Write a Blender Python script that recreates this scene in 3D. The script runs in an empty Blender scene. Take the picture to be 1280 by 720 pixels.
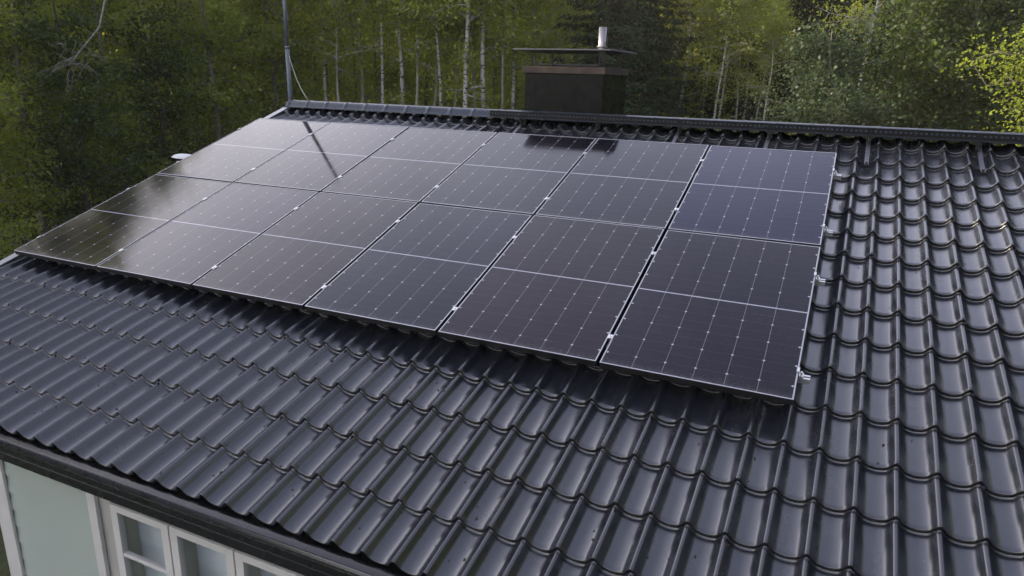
import bpy, math, random
import numpy as np
from mathutils import Vector, Matrix
D = bpy.data
SC = bpy.context.scene
COL = SC.collection
R = math.radians
rng = np.random.default_rng(7)
random.seed(7)

# ------------------------------------------------------------------ helpers
PITCH = 18.3638
CP, SP = math.cos(R(PITCH)), math.sin(R(PITCH))
HAZE = .0010
Z0 = 3.3                      # height of the panel array's lower edge above the lawn

def P(u, s, d=0.0):
    """point on the front roof slope: u along the ridge, s up the slope, d out of it"""
    return (u, s*CP - d*SP, Z0 + s*SP + d*CP)

class MB:
    """collects shapes into one mesh"""
    def __init__(self):
        self.v = []; self.f = []
    def add(self, vs, fs):
        n = len(self.v)
        self.v += [tuple(v) for v in vs]
        self.f += [tuple(i+n for i in f) for f in fs]
    def box(self, x0, x1, y0, y1, z0, z1, fn=None):
        vs = [(x, y, z) for z in (z0, z1) for y in (y0, y1) for x in (x0, x1)]
        if fn: vs = [fn(*v) for v in vs]
        self.add(vs, [(0,2,3,1),(4,5,7,6),(0,1,5,4),(2,6,7,3),(0,4,6,2),(1,3,7,5)])
    def tube(self, pts, rad, n=8, cap=True):
        pts = [Vector(p) for p in pts]
        if not hasattr(rad, '__len__'): rad = [rad]*len(pts)
        base = len(self.v); ref = None
        for i, p in enumerate(pts):
            t = (pts[min(i+1, len(pts)-1)] - pts[max(i-1, 0)]).normalized()
            if ref is None:
                ref = Vector((0, 0, 1)) if abs(t.z) < .9 else Vector((1, 0, 0))
            a = t.cross(ref).normalized(); b = a.cross(t).normalized(); ref = b
            for k in range(n):
                w = 2*math.pi*k/n
                self.v.append(tuple(p + (a*math.cos(w) + b*math.sin(w))*rad[i]))
        for i in range(len(pts)-1):
            for k in range(n):
                k2 = (k+1) % n
                self.f.append((base+i*n+k, base+i*n+k2, base+(i+1)*n+k2, base+(i+1)*n+k))
        if cap:
            self.f.append(tuple(base+k for k in range(n))[::-1])
            e = base+(len(pts)-1)*n
            self.f.append(tuple(e+k for k in range(n)))
    def extrude(self, prof, x0, x1, fn=None, closed=True):
        """profile of (y, z) swept along x"""
        n = len(prof)
        vs = [(x0, y, z) for y, z in prof] + [(x1, y, z) for y, z in prof]
        if fn: vs = [fn(*v) for v in vs]
        fs = [(i, (i+1) % n, n+(i+1) % n, n+i) for i in range(n if closed else n-1)]
        if closed: fs += [tuple(range(n))[::-1], tuple(range(n, 2*n))]
        self.add(vs, fs)
    def build(self, name, mat, parent=None, smooth=False, bevel=0, loc=None):
        me = D.meshes.new(name)
        v = self.v
        if loc is not None:
            v = [(a-loc[0], b-loc[1], c-loc[2]) for a, b, c in v]
        me.from_pydata(v, [], self.f)
        me.materials.append(mat)
        if smooth:
            for p in me.polygons: p.use_smooth = True
        o = D.objects.new(name, me); COL.objects.link(o)
        if loc is not None: o.location = loc
        if parent is not None: attach(o, parent)
        if bevel:
            b = o.modifiers.new('bevel', 'BEVEL'); b.width = bevel; b.segments = 2; b.limit_method = 'ANGLE'
        return o

def world_of(o):
    m = Matrix.LocRotScale(o.location, o.rotation_euler, o.scale)
    return (world_of(o.parent) @ m) if o.parent else m
def attach(o, parent):
    """parent keeping the world place (script keeps parents unscaled and at known places)"""
    w = world_of(o); o.parent = parent
    m = world_of(parent).inverted() @ w
    o.location, q, o.scale = m.decompose(); o.rotation_euler = q.to_euler()
def np_mesh(name, V, F, mat, smooth=False, uv=None):
    me = D.meshes.new(name)
    V = np.asarray(V, np.float32); F = np.asarray(F, np.int32)
    nf, k = F.shape
    me.vertices.add(len(V)); me.vertices.foreach_set('co', V.ravel())
    me.loops.add(nf*k); me.loops.foreach_set('vertex_index', F.ravel())
    me.polygons.add(nf)
    me.polygons.foreach_set('loop_start', np.arange(0, nf*k, k, dtype=np.int32))
    me.polygons.foreach_set('loop_total', np.full(nf, k, np.int32))
    if smooth: me.polygons.foreach_set('use_smooth', np.ones(nf, bool))
    me.update(calc_edges=True); me.validate()
    me.materials.append(mat)
    return me
def mesh_obj(name, me, parent=None):
    o = D.objects.new(name, me); COL.objects.link(o)
    if parent: o.parent = parent
    return o
def empty(name, loc=(0, 0, 0), label=None, cat=None, group=None, rz=0):
    o = D.objects.new(name, None); COL.objects.link(o)
    o.location = loc; o.rotation_euler = (0, 0, rz); o.empty_display_size = .2
    tag(o, label, cat, group); return o
def tag(o, label=None, cat=None, group=None, kind=None):
    if label: o['label'] = label
    if cat: o['category'] = cat
    if group: o['group'] = group
    if kind: o['kind'] = kind
    return o
def copy_tree(o, parent=None):
    c = o.copy(); COL.objects.link(c); c.parent = parent
    for ch in list(o.children): copy_tree(ch, c)
    return c

# ------------------------------------------------------------------ materials
class NT:
    def __init__(self, name):
        self.m = D.materials.new(name); self.m.use_nodes = True
        self.t = self.m.node_tree; self.n = self.t.nodes; self.l = self.t.links
        self.n.clear(); self.out = self.n.new('ShaderNodeOutputMaterial')
    def node(self, typ, ins=None, **kw):
        nd = self.n.new(typ)
        for k, v in kw.items(): setattr(nd, k, v)
        for k, v in (ins or {}).items():
            if isinstance(v, bpy.types.NodeSocket): self.l.new(v, nd.inputs[k])
            else: nd.inputs[k].default_value = v
        return nd
    def math(self, op, a, b=None, c=None, clamp=False):
        ins = {0: a}
        if b is not None: ins[1] = b
        if c is not None: ins[2] = c
        return self.node('ShaderNodeMath', ins, operation=op, use_clamp=clamp).outputs[0]
    def mix(self, f, a, b):
        nd = self.node('ShaderNodeMix', data_type='RGBA')
        for i, v in ((0, f), (6, a), (7, b)):
            if isinstance(v, bpy.types.NodeSocket): self.l.new(v, nd.inputs[i])
            else: nd.inputs[i].default_value = v
        return nd.outputs[2]
    def noise(self, scale, detail=3, vec=None, rough=.5):
        ins = {'Scale': scale, 'Detail': detail, 'Roughness': rough}
        if vec is not None: ins['Vector'] = vec
        return self.node('ShaderNodeTexNoise', ins).outputs['Fac']
    def ramp(self, f, lo, hi, a=0., b=1.):
        return self.node('ShaderNodeMapRange', {0: f, 1: lo, 2: hi, 3: a, 4: b}).outputs[0]
    def coord(self, which='Object'): return self.node('ShaderNodeTexCoord').outputs[which]
    def principled(self, **k):
        nd = self.node('ShaderNodeBsdfPrincipled', {a.replace('_', ' '): b for a, b in k.items()})
        self.l.new(nd.outputs[0], self.out.inputs[0]); return nd
def c4(*c): return (*c, 1.)

def painted(name, col, rough=.4, var=.12, metal=0., scale=3., bump=0., spec=.5):
    t = NT(name); co = t.coord()
    n = t.noise(scale, 5, co)
    c = t.mix(t.ramp(n, .3, .7), c4(*[x*(1-var) for x in col]), c4(*[min(1, x*(1+var)) for x in col]))
    p = t.principled(Base_Color=c, Roughness=t.ramp(t.noise(scale*4, 4, co), .3, .7, rough*.85, rough*1.15), Metallic=metal, Specular_IOR_Level=spec)
    if bump:
        b = t.node('ShaderNodeBump', {'Strength': bump, 'Distance': .01, 'Height': t.noise(scale*12, 4, co)})
        t.l.new(b.outputs[0], p.inputs['Normal'])
    return t.m

def roof_material():
    t = NT('coated_black_steel'); co = t.coord()
    big = t.noise(.7, 4, co); fine = t.noise(26, 5, co)
    stretch = t.node('ShaderNodeMapping', {'Vector': co, 'Scale': (9., .8, .8)}).outputs[0]
    streak = t.noise(1.6, 5, stretch)
    dust = t.math('MULTIPLY', t.ramp(streak, .48, .75), t.ramp(fine, .3, .8))
    col = t.mix(t.math('MULTIPLY', dust, .45), c4(.013, .0145, .020), c4(.050, .049, .047))
    sx = t.node('ShaderNodeSeparateXYZ', {0: co}).outputs[0]
    sheet = t.node('ShaderNodeTexWhiteNoise', {'W': t.math('FLOOR', t.math('DIVIDE', t.math('SUBTRACT', sx, .02), 1.092))}, noise_dimensions='1D').outputs[0]
    blot = t.ramp(t.noise(3.1, 6, co, .65), .56, .74)
    col = t.mix(t.math('MULTIPLY', blot, .16), col, c4(.06, .06, .055))
    rough = t.math('ADD', t.ramp(big, .3, .7, .165, .22), t.math('MULTIPLY', dust, .12))
    rough = t.math('ADD', rough, t.math('ADD', t.math('MULTIPLY', sheet, .045), t.math('MULTIPLY', blot, .06)))
    p = t.principled(Base_Color=col, Roughness=rough, IOR=1.8)
    b = t.node('ShaderNodeBump', {'Strength': .05, 'Distance': .01, 'Height': t.noise(5, 3, co)})
    t.l.new(b.outputs[0], p.inputs['Normal'])
    return t.m

def cell_material():
    """cells, their grid lines and the diamond gaps, in metres on the panel's UVs"""
    t = NT('solar_cells')
    uv = t.node('ShaderNodeUVMap').outputs[0]
    s = t.node('ShaderNodeSeparateXYZ', {0: uv}); x, y = s.outputs[0], s.outputs[1]
    PX, PY = .1835, .185
    def near(v, p, off=0.):
        q = t.math('ADD', t.math('DIVIDE', t.math('SUBTRACT', v, off), p), 100.5)
        return t.math('MULTIPLY', t.math('ABSOLUTE', t.math('SUBTRACT', t.math('FRACT', q), .5)), p)
    dx = near(x, PX, .0165)
    ym = t.math('SUBTRACT', t.math('ABSOLUTE', t.math('SUBTRACT', y, .861)), .005)
    dy = near(ym, PY); dyh = near(ym, PY/2)
    inx = t.math('MULTIPLY', t.math('GREATER_THAN', x, .05), t.math('LESS_THAN', x, 1.084))
    iny = t.math('GREATER_THAN', ym, .04)
    line = t.math('MULTIPLY', t.math('LESS_THAN', dx, .0015), inx)
    half = t.math('LESS_THAN', dyh, .0009)
    dia = t.math('MULTIPLY', t.math('LESS_THAN', t.math('ADD', dx, dy), .0095), iny)
    midl = t.math('LESS_THAN', t.math('ABSOLUTE', t.math('SUBTRACT', y, .861)), .0055)
    # fine silver wires across each cell
    wires = t.math('LESS_THAN', near(x, PX/9, .0165), .0004)
    ob = t.node('ShaderNodeObjectInfo').outputs['Random']
    n = t.noise(1.3, 2, t.coord())
    base = t.mix(t.ramp(n, .35, .65), c4(.0060, .0060, .0095), c4(.0085, .0072, .0098))
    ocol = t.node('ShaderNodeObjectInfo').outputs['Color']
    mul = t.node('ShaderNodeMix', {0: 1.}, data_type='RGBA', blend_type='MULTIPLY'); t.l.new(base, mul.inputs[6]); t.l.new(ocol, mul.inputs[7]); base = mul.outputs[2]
    base = t.mix(t.math('MULTIPLY', wires, .05), base, c4(.3, .3, .32))
    base = t.mix(t.math('MULTIPLY', half, .10), base, c4(.4, .4, .42))
    base = t.mix(t.math('MULTIPLY', line, .42), base, c4(.40, .40, .43))
    base = t.mix(dia, base, c4(.36, .36, .38))
    base = t.mix(midl, base, c4(.36, .36, .39))
    dust = t.noise(40, 5, t.coord())
    big = t.noise(2.2, 4, t.coord())
    base = t.mix(t.math('MULTIPLY', t.ramp(dust, .45, .8), t.ramp(big, .35, .7, .0, .05)), base, c4(.35, .33, .31))
    low = t.ramp(y, .012, .075, 1., 0.)
    base = t.mix(t.math('MULTIPLY', t.math('MULTIPLY', low, t.ramp(dust, .3, .7)), .10), base, c4(.30, .28, .25))
    spot = t.ramp(t.noise(9, 2, t.coord()), .775, .80)
    base = t.mix(t.math('MULTIPLY', spot, .5), base, c4(.5, .5, .48))
    rough = t.math('ADD', t.ramp(big, .3, .7, .055, .10), t.math('MULTIPLY', ob, .02))
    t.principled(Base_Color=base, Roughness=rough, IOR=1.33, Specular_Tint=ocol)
    return t.m

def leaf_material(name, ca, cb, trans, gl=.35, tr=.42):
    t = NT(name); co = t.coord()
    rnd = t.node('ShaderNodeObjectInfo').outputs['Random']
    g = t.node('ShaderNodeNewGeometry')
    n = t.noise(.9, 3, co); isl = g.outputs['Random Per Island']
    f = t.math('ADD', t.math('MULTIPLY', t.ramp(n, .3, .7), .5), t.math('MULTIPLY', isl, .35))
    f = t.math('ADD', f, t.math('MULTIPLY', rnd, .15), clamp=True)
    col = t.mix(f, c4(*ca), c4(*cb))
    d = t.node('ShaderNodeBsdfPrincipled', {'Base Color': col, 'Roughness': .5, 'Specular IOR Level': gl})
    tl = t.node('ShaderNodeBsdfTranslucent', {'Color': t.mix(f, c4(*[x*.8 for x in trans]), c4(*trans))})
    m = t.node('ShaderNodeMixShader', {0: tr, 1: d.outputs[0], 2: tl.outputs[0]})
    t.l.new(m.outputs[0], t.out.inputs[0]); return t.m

def bark_material(name, col, birch=False):
    t = NT(name); co = t.coord()
    if birch:
        mp = t.node('ShaderNodeMapping', {'Vector': co, 'Scale': (5., 5., 13.)}).outputs[0]
        marks = t.ramp(t.noise(1.2, 3, mp, .6), .54, .61)
        low = t.noise(2.5, 3, co)
        c = t.mix(t.ramp(low, .3, .7), c4(*col), c4(*[x*.72 for x in col]))
        c = t.mix(marks, c, c4(.035, .032, .03))
    else:
        mp = t.node('ShaderNodeMapping', {'Vector': co, 'Scale': (14., 14., 3.)}).outputs[0]
        c = t.mix(t.ramp(t.noise(1.5, 4, mp), .35, .65), c4(*[x*.5 for x in col]), c4(*col))
    p = t.principled(Base_Color=c, Roughness=.85)
    b = t.node('ShaderNodeBump', {'Strength': .5, 'Distance': .02, 'Height': t.noise(20, 4, co)})
    t.l.new(b.outputs[0], p.inputs['Normal']); return t.m

M = dict(
    roof=roof_material(), cells=cell_material(),
    trim=painted('black_trim_paint', (.016, .017, .020), .28),
    ridge=painted('ridge_coated_steel', (.018, .025, .038), .30, spec=.35),
    verge=painted('grey_verge_paint', (.26, .27, .28), .35),
    frame_body=painted('anodised_dark_frame', (.007, .007, .008), .5),
    frame_lip=painted('anodised_frame_edge', (.36, .36, .38), .38, metal=.4),
    alu=painted('bare_aluminium', (.64, .635, .62), .32, metal=.85),
    steel=painted('brushed_flue_steel', (.26, .25, .245), .30, metal=.85, scale=8),
    galv=painted('galvanised_tube', (.10, .118, .135), .5, scale=6),
    sheet=painted('matt_black_sheet', (.0028, .0033, .0040), .27, scale=1.4, spec=.18),
    concrete=painted('brown_chimney_slab', (.050, .036, .029), .85, .35, scale=7, bump=.3),
    lid=painted('grey_lid_sheet', (.10, .095, .105), .42),
    siding=painted('pale_green_boarding', (.37, .425, .385), .6, .04, scale=1.1),
    white=painted('white_joinery_paint', (.62, .61, .59), .45, .05),
    rail=painted('dull_black_rail_paint', (.007, .0075, .009), .5, spec=.2),
    reveal=painted('grey_green_reveal', (.60, .60, .52), .6),
    lining=painted('shade_grey_window_lining', (.40, .39, .36), .6),  # joinery greyed: shade of the recess put into its colour
    blind=painted('pale_blind_slats', (.66, .70, .72), .5, .04),
    soffit=painted('dark_soffit', (.03, .03, .032), .6),
    room=painted('dim_room', (.10, .095, .08), .9),
    dish=painted('white_dish_enamel', (.55, .55, .54), .4, .03),
    wire=painted('pale_wire_sheath', (.30, .30, .22), .5),
    screw=painted('black_screw_head', (.008, .008, .008), .4),
    litter=painted('dry_brown_litter', (.03, .018, .012), .9),
)
def glass_material():
    t = NT('window_glass')
    tr = t.node('ShaderNodeBsdfTransparent', {'Color': c4(.94, .955, .955)}); gl = t.node('ShaderNodeBsdfGlossy', {'Roughness': .02})
    lw = t.node('ShaderNodeLayerWeight', {'Blend': .5}).outputs['Facing']
    fr = t.math('ADD', .04, t.math('MULTIPLY', t.math('POWER', lw, 4.), .8))
    m = t.node('ShaderNodeMixShader', {0: fr, 1: tr.outputs[0], 2: gl.outputs[0]}); t.l.new(m.outputs[0], t.out.inputs[0])
    return t.m
M['glass'] = glass_material()

# ------------------------------------------------------------------ the house
PT, PH = .1832, .3505          # tile wave pitch, tile step
EAVE, RIDGE = -1.623, 4.268
U0, U1 = -.10, 13.6
CREST = -.095                 # tile crests, below the panels' upper face
house = empty('house', (6.7, 4.06, 0), 'single-storey house with black steel tile roof and pale green boarded wall', 'house')

def wave(t):
    """tile cross-section: broad trough, narrower crest, 0 at the crest"""
    a = np.abs((t+.5) % 1.0 - .5)
    rib = np.where(a < .25, .5+.5*np.cos(np.pi*a/.25), 0.)
    return .026*(rib-1) + .036*((1-2*a)**1.8 - 1)
def tile_sheet(name, mat, u0, u1, front=True):
    us = []
    k0 = math.floor((u0-7.2755)/PT)-1; k1 = math.ceil((u1-7.2755)/PT)+1
    for k in range(k0, k1):
        for j in range(14):
            u = 7.2755+(k+j/14)*PT
            if u0 <= u <= u1: us.append(u)
    us = np.array([u0]+us+[u1]); w = wave((us-7.2755)/PT)
    STEP = .032
    rows = []      # (s, lift)
    nr = math.ceil((RIDGE-EAVE)/PH)
    for r in range(nr):
        s0 = EAVE+r*PH; s1 = min(s0+PH, RIDGE)
        if r == 0: rows.append((s0+.014, -.008))
        for ds, li in ((.008, .001), (.005, .008), (.001, STEP-.011), (.0, STEP-.006), (.0015, STEP-.0018), (.005, STEP), (.03, STEP*.93),
                       (.12, STEP*.68), (.24, STEP*.34), (PH-.012, STEP*.04)):
            if s0+ds < s1: rows.append((s0+ds, li))
    rows.append((RIDGE, .012))
    # pressed sheets are never quite true: small lifts per wave and course, slow waviness, a lap every sixth wave
    g = np.random.default_rng(3)
    kk = np.arange(k0-1, k1+2); jit = g.normal(size=(nr+1, len(kk)))*.0011
    lap = .0022*np.exp(-((((us-7.2755)/PT-2.15) % 6)/.35)**2)
    V = []
    for s, li in rows:
        r = min(max(int((s-EAVE+1e-6)/PH), 0), nr); f = min(1., max(0., li/STEP))
        d = w + CREST - STEP + li + lap*(.4+.6*f) + f*np.interp(us, 7.2755+kk*PT, jit[r])
        d = d + .0011*np.sin(us*2.3+s*1.1)*np.sin(s*1.9-us*.7) + .0006*np.sin(us*7.1+s*5.3)
        # the pressed edge bows forward a little in the troughs
        y = s*CP - d*SP; z = Z0 + s*SP + d*CP
        V.append(np.c_[us, y if np.ndim(y) else np.full(len(us), y), z])
    V = np.concatenate(V)
    if not front: V[:, 1] = 2*RY - V[:, 1]
    n = len(us); m = len(rows)
    i, j = np.meshgrid(np.arange(m-1), np.arange(n-1), indexing='ij')
    a = (i*n+j).ravel()
    F = np.c_[a, a+1, a+n+1, a+n] if front else np.c_[a, a+n, a+n+1, a+1]
    return np_mesh(name, V, F, mat, smooth=True)
RY = 4.06; RZ = Z0+1.263
roof = mesh_obj('roof', tile_sheet('roof', M['roof'], U0, U1)); attach(roof, house)
back = mesh_obj('rear_roof', tile_sheet('rear_roof', M['roof'], U0, U1, False)); attach(back, house)

# ridge cap: a rounded strip with a bead at each joint
prof = [(-.150, -.050), (-.146, -.040), (-.118, -.034), (-.104, -.004), (-.082, .022), (-.050, .038), (0, .044),
        (.050, .038), (.082, .022), (.104, -.004), (.118, -.034), (.146, -.040), (.150, -.050)]
V = []; xs = []
x = U0-.03
j0 = .866-.3202*4
joints = [j0+.3202*k for k in range(60) if U0 < j0+.3202*k < U1]
stations = [(U0-.04, 1.0)]
for q in joints:
    stations += [(q-.05, 1.0), (q-.013, 1.0), (q-.009, 1.02), (q, 1.035), (q+.009, 1.02), (q+.013, 1.0), (q+.05, 1.0)]
stations += [(U1+.04, 1.0)]
V = [(x, RY+y*sc, RZ+(z+.05)*sc-.05) for x, sc in stations for y, z in prof]
n = len(prof)
F = [(i*n+j, (i+1)*n+j, (i+1)*n+j+1, i*n+j+1) for i in range(len(stations)-1) for j in range(n-1)]
rc = mesh_obj('ridge_cap', np_mesh('ridge_cap', V, F, M['ridge'], smooth=True)); attach(rc, roof)
mb = MB()
mb.add([(U0-.041, RY+y, RZ+z) for y, z in prof]+[(U0-.041, RY, RZ-.05)], [tuple(range(n))])
for y0, z0 in ((-.0, 0),):
    mb.tube([(U0-.05, RY, RZ-.004), (U0-.02, RY, RZ-.004)], .062, 18)
o = mb.build('ridge_end_disc', M['ridge']); attach(o, roof)

# verge boards on the gables
for nm, uu in (('verge_trim', U0), ('verge_trim', U1)):
    mb = MB()
    sg = -1 if uu == U0 else 1
    pr = [(0, -.035), (0, -.002), (.0, .0)]
    for s0, s1, fr in ((EAVE-.02, RIDGE-.02, 1), (EAVE-.02, RIDGE-.02, -1)):
        def q(u, s, d, fr=fr):
            a = P(u, s, d); return a if fr == 1 else (a[0], 2*RY-a[1], a[2])
        a, b = sorted((uu+sg*.055, uu-sg*.035))
        mb.box(a, b, s0, s1, CREST-.004, CREST+.008, q)
        a, b = sorted((uu+sg*.055, uu+sg*.037))
        mb.box(a, b, s0, s1, CREST-.19, CREST-.005, q)
    o = mb.build(nm, M['verge'], bevel=.003); attach(o, roof)

# small black screws just under the tile edges
smb = MB()
smb.tube([(0, 0, -.004), (0, 0, .004)], .0085, 8); smb.tube([(0, 0, .004), (0, 0, .009)], .0055, 6)
screw = smb.build('screw', M['screw'])
screws = []
for r in range(0, 17):
    for k in range(-40, 34):
        if (k*2+r*3) % 6: continue
        u = 7.2755+k*PT
        s = EAVE+r*PH-.022
        if u < .2 or u > 9 or s < EAVE+.2: continue
        if s > -.12 and u < 7.0: continue
        screws.append((u+.012, s))
for i, (u, s) in enumerate(screws[:95]):
    o = screw if i == 0 else screw.copy()
    if i: COL.objects.link(o)
    o.location = P(u, s, CREST-.0315+.003); o.rotation_euler = (R(PITCH), 0, 0)
    attach(o, roof)

# eaves: gutter, fascia, soffit
mb = MB()
gy, gz, gr = -1.588, Z0-.605, .066
a0 = [(gy+gr*math.cos(R(w)), gz+gr*math.sin(R(w))) for w in range(180, 319, 15)]
a1 = [(gy+(gr-.004)*math.cos(R(w)), gz+(gr-.004)*math.sin(R(w))) for w in range(315, 179, -15)]
mb.extrude(a0+a1, U0-.03, U1+.03)
gut = mb.build('gutter', M['trim'], smooth=False); attach(gut, house)
mb = MB()
mb.extrude([(gy-gr-.006+.016*math.cos(R(w)), gz+.006+.016*math.sin(R(w))) for w in range(0, 360, 36)], U0-.03, U1+.03)
o = mb.build('gutter_bead', M['trim'], smooth=True); attach(o, gut)
mb = MB(); mb.box(U0, U1, -1.518, -1.496, Z0-.875, Z0-.68)
mb.box(U0, U1, -1.523, -1.518, Z0-.875, Z0-.81)
o = mb.build('fascia', M['trim'], bevel=.003); attach(o, house)
WY = -1.30
mb = MB(); mb.box(U0, U1, -1.495, WY-.005, Z0-.80, Z0-.785)
o = mb.build('soffit', M['soffit']); attach(o, house)

# walls: front with lap boarding, the others plain boarding; gables up to the roof
WL, WR, WB = 1.62, 12.2, 2*RY-WY-.35
WINX0, WINX1, WINZ0, WINZ1 = 2.76, 7.30, 1.05, 2.16+Z0-3.3
WINZ1 = Z0-1.10+.03
mb = MB()
def lap(x0, x1, z0, z1, y):
    """horizontal lapped boards facing -y"""
    z = z0
    while z < z1-.001:
        t = min(z+.145, z1)
        mb.add([(x0, y-.014, z), (x1, y-.014, z), (x1, y, t), (x0, y, t), (x0, y, z), (x1, y, z)],
               [(0, 1, 2, 3), (0, 4, 5, 1)])
        z = t
top = Z0-.78
lap(WL, WINX0, .35, top, WY)
lap(WINX1, WR, .35, top, WY)
lap(WINX0, WINX1, .35, WINZ0, WY)
mb.add([(WL, WY+.003, .0), (WL, WB, .0), (WL, WB, Z0-.66), (WL, RY, RZ-.13), (WL, WY+.003, Z0-.60)], [(0, 1, 2, 3, 4)])
mb.add([(WR, WY+.003, .0), (WR, WB, .0), (WR, WB, Z0-.66), (WR, RY, RZ-.13), (WR, WY+.003, Z0-.60)], [(4, 3, 2, 1, 0)])
mb.add([(WL, WB, 0), (WR, WB, 0), (WR, WB, Z0-.62), (WL, WB, Z0-.62)], [(0, 1, 2, 3)])
mb.box(WINX0, WINX1, WY+.002, WY+.10, WINZ1, top)
wall = mb.build('wall', M['siding']); attach(wall, house)
mb = MB(); mb.box(WL+.02, WR-.02, WY+.02, WB-.02, 0, .35)
o = mb.build('plinth', painted('grey_plinth', (.25, .25, .25), .8)); attach(o, house)
mb = MB()
mb.box(WL-.06, WL+.10, WY-.034, WY-.012, .36, top)
mb.box(WL-.06, WL-.035, WY-.010, WY+.10, .36, top)
o = mb.build('corner_board', M['white'], bevel=.003); attach(o, house)
mb = MB(); mb.box(2.668, 2.752, WY-.040, WY-.012, .40, top)
o = mb.build('casing_board', M['white'], bevel=.003); attach(o, house)
# window band: sashes of white joinery, blinds behind the glass
mb = MB()
mb.box(WINX0, WINX1, WY+.05, WY+.098, WINZ0, WINZ0+.05)
mb.box(WINX0-.04, WINX1+.04, WY-.07, WY+.0, WINZ0-.035, WINZ0-.001)
sill = mb.build('window_sill', M['white']); attach(sill, house)
mb = MB(); mb.box(2.753, 2.868, WY-.008, WY+.06, WINZ0, top)
o = mb.build('window_lining', M['lining']); attach(o, house)
SW = .555
nsash = 8
for k in range(nsash):
    x0 = 2.872+k*SW; x1 = x0+SW-.012
    mb = MB()
    y0, y1 = WY-.022, WY+.02
    zt = Z0-1.105; zb = WINZ0+.06
    fw = .066
    zt_b = Z0-1.155
    mb.box(x0, x0+fw, y0, y1, zb, zt); mb.box(x1-fw, x1, y0, y1, zb, zt)
    mb.box(x0+fw, x1-fw, y0, y1, zt_b, zt); mb.box(x0+fw, x1-fw, y0, y1, zb, zb+fw)
    zm = Z0-1.485
    mb.box(x0+fw, x1-fw, y0+.004, y1-.004, zm-.014, zm+.014)
    zm2 = Z0-1.82
    mb.box(x0+fw, x1-fw, y0+.004, y1-.004, zm2-.014, zm2+.014)
    w = mb.build('window', M['white'], bevel=.003); attach(w, house)
    mb = MB(); mb.box(x0+fw-.004, x1-fw+.004, WY-.003, WY+.001, zb+fw-.004, zt_b+.004)
    g = mb.build('pane', M['glass']); attach(g, w)
    mb = MB()
    zz = zb+.03
    while zz < zt-.02:
        mb.add([(x0+.03, WY+.135, zz), (x1-.02, WY+.135, zz), (x1-.02, WY+.150, zz+.0175), (x0+.03, WY+.150, zz+.0175)], [(0, 1, 2, 3)])
        zz += .0195
    b = mb.build('blind', M['blind']); attach(b, w)
    mb = MB(); mb.box(x0-.004, x0+.024, WY+.022, WY+.17, zb, zt); mb.box(x0+.025, x1, WY+.022, WY+.17, zb-.03, zb)
    b = mb.build('reveal_board', M['reveal']); attach(b, w)
mb = MB()
mb.box(WINX0, WINX1, WY+.30, WY+.32, .3, Z0-.7)
o = mb.build('room_back', M['room']); attach(o, house)

# chimney behind the ridge
CX0, CX1, CY0, CY1 = 3.375, 4.352, 4.196, 5.12
ch_l = MB()
ch_l.box(CX0, CX1, CY0, CY1, Z0+.75, Z0+1.735)
for xx in (CX0+.006, CX1-.006):
    pass
chim = ch_l.build('chimney', M['sheet'], bevel=.006); attach(chim, house)
mb = MB(); mb.box(CX0-.028, CX1+.03, CY0-.03, CY1+.03, Z0+1.737, Z0+1.815)
o = mb.build('chimney_slab', M['concrete'], bevel=.006); attach(o, chim)
mb = MB()
mb.box(CX0+.06, CX1-.06, CY0+.05, CY0+.058, Z0+1.835, Z0+1.85)
mb.box(CX0+.06, CX1-.06, CY1-.058, CY1-.05, Z0+1.835, Z0+1.85)
mb.box(CX0+.06, CX0+.068, CY0+.06, CY1-.06, Z0+1.835, Z0+1.85)
mb.box(CX1-.068, CX1-.06, CY0+.06, CY1-.06, Z0+1.835, Z0+1.85)
o = mb.build('lid_frame', M['trim']); attach(o, chim)
for xx, yy in ((CX0+.07, CY0+.04), (CX0+.33, CY0+.04), (CX1-.07, CY0+.04), (CX0+.07, CY1-.04), (CX1-.07, CY1-.04), (CX0+.33, CY1-.04)):
    mb = MB(); mb.tube([(xx, yy, Z0+1.81), (xx, yy, Z0+1.995)], .0085, 8)
    o = mb.build('lid_post', M['trim']); attach(o, chim)
mb = MB()
lz = Z0+1.995
mb.extrude([(CY0-.10, lz), (CY0-.10, lz+.016), (CY0+.0, lz+.020), ((CY0+CY1)/2, lz+.026), (CY1, lz+.020), (CY1+.10, lz+.016), (CY1+.10, lz)], CX0-.13, CX1+.10)
o = mb.build('chimney_lid', M['lid'], bevel=.003); attach(o, chim)
mb = MB(); fx, fy = 4.262, 4.36
mb.tube([(fx, fy, Z0+1.75), (fx, fy, Z0+2.262)], .045, 22)
mb.tube([(fx, fy, Z0+2.040), (fx, fy, Z0+2.052)], .062, 22)
o = mb.build('flue_pipe', M['steel'], smooth=False); attach(o, chim)
for p in o.data.polygons: p.use_smooth = len(p.vertices) == 4

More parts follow.
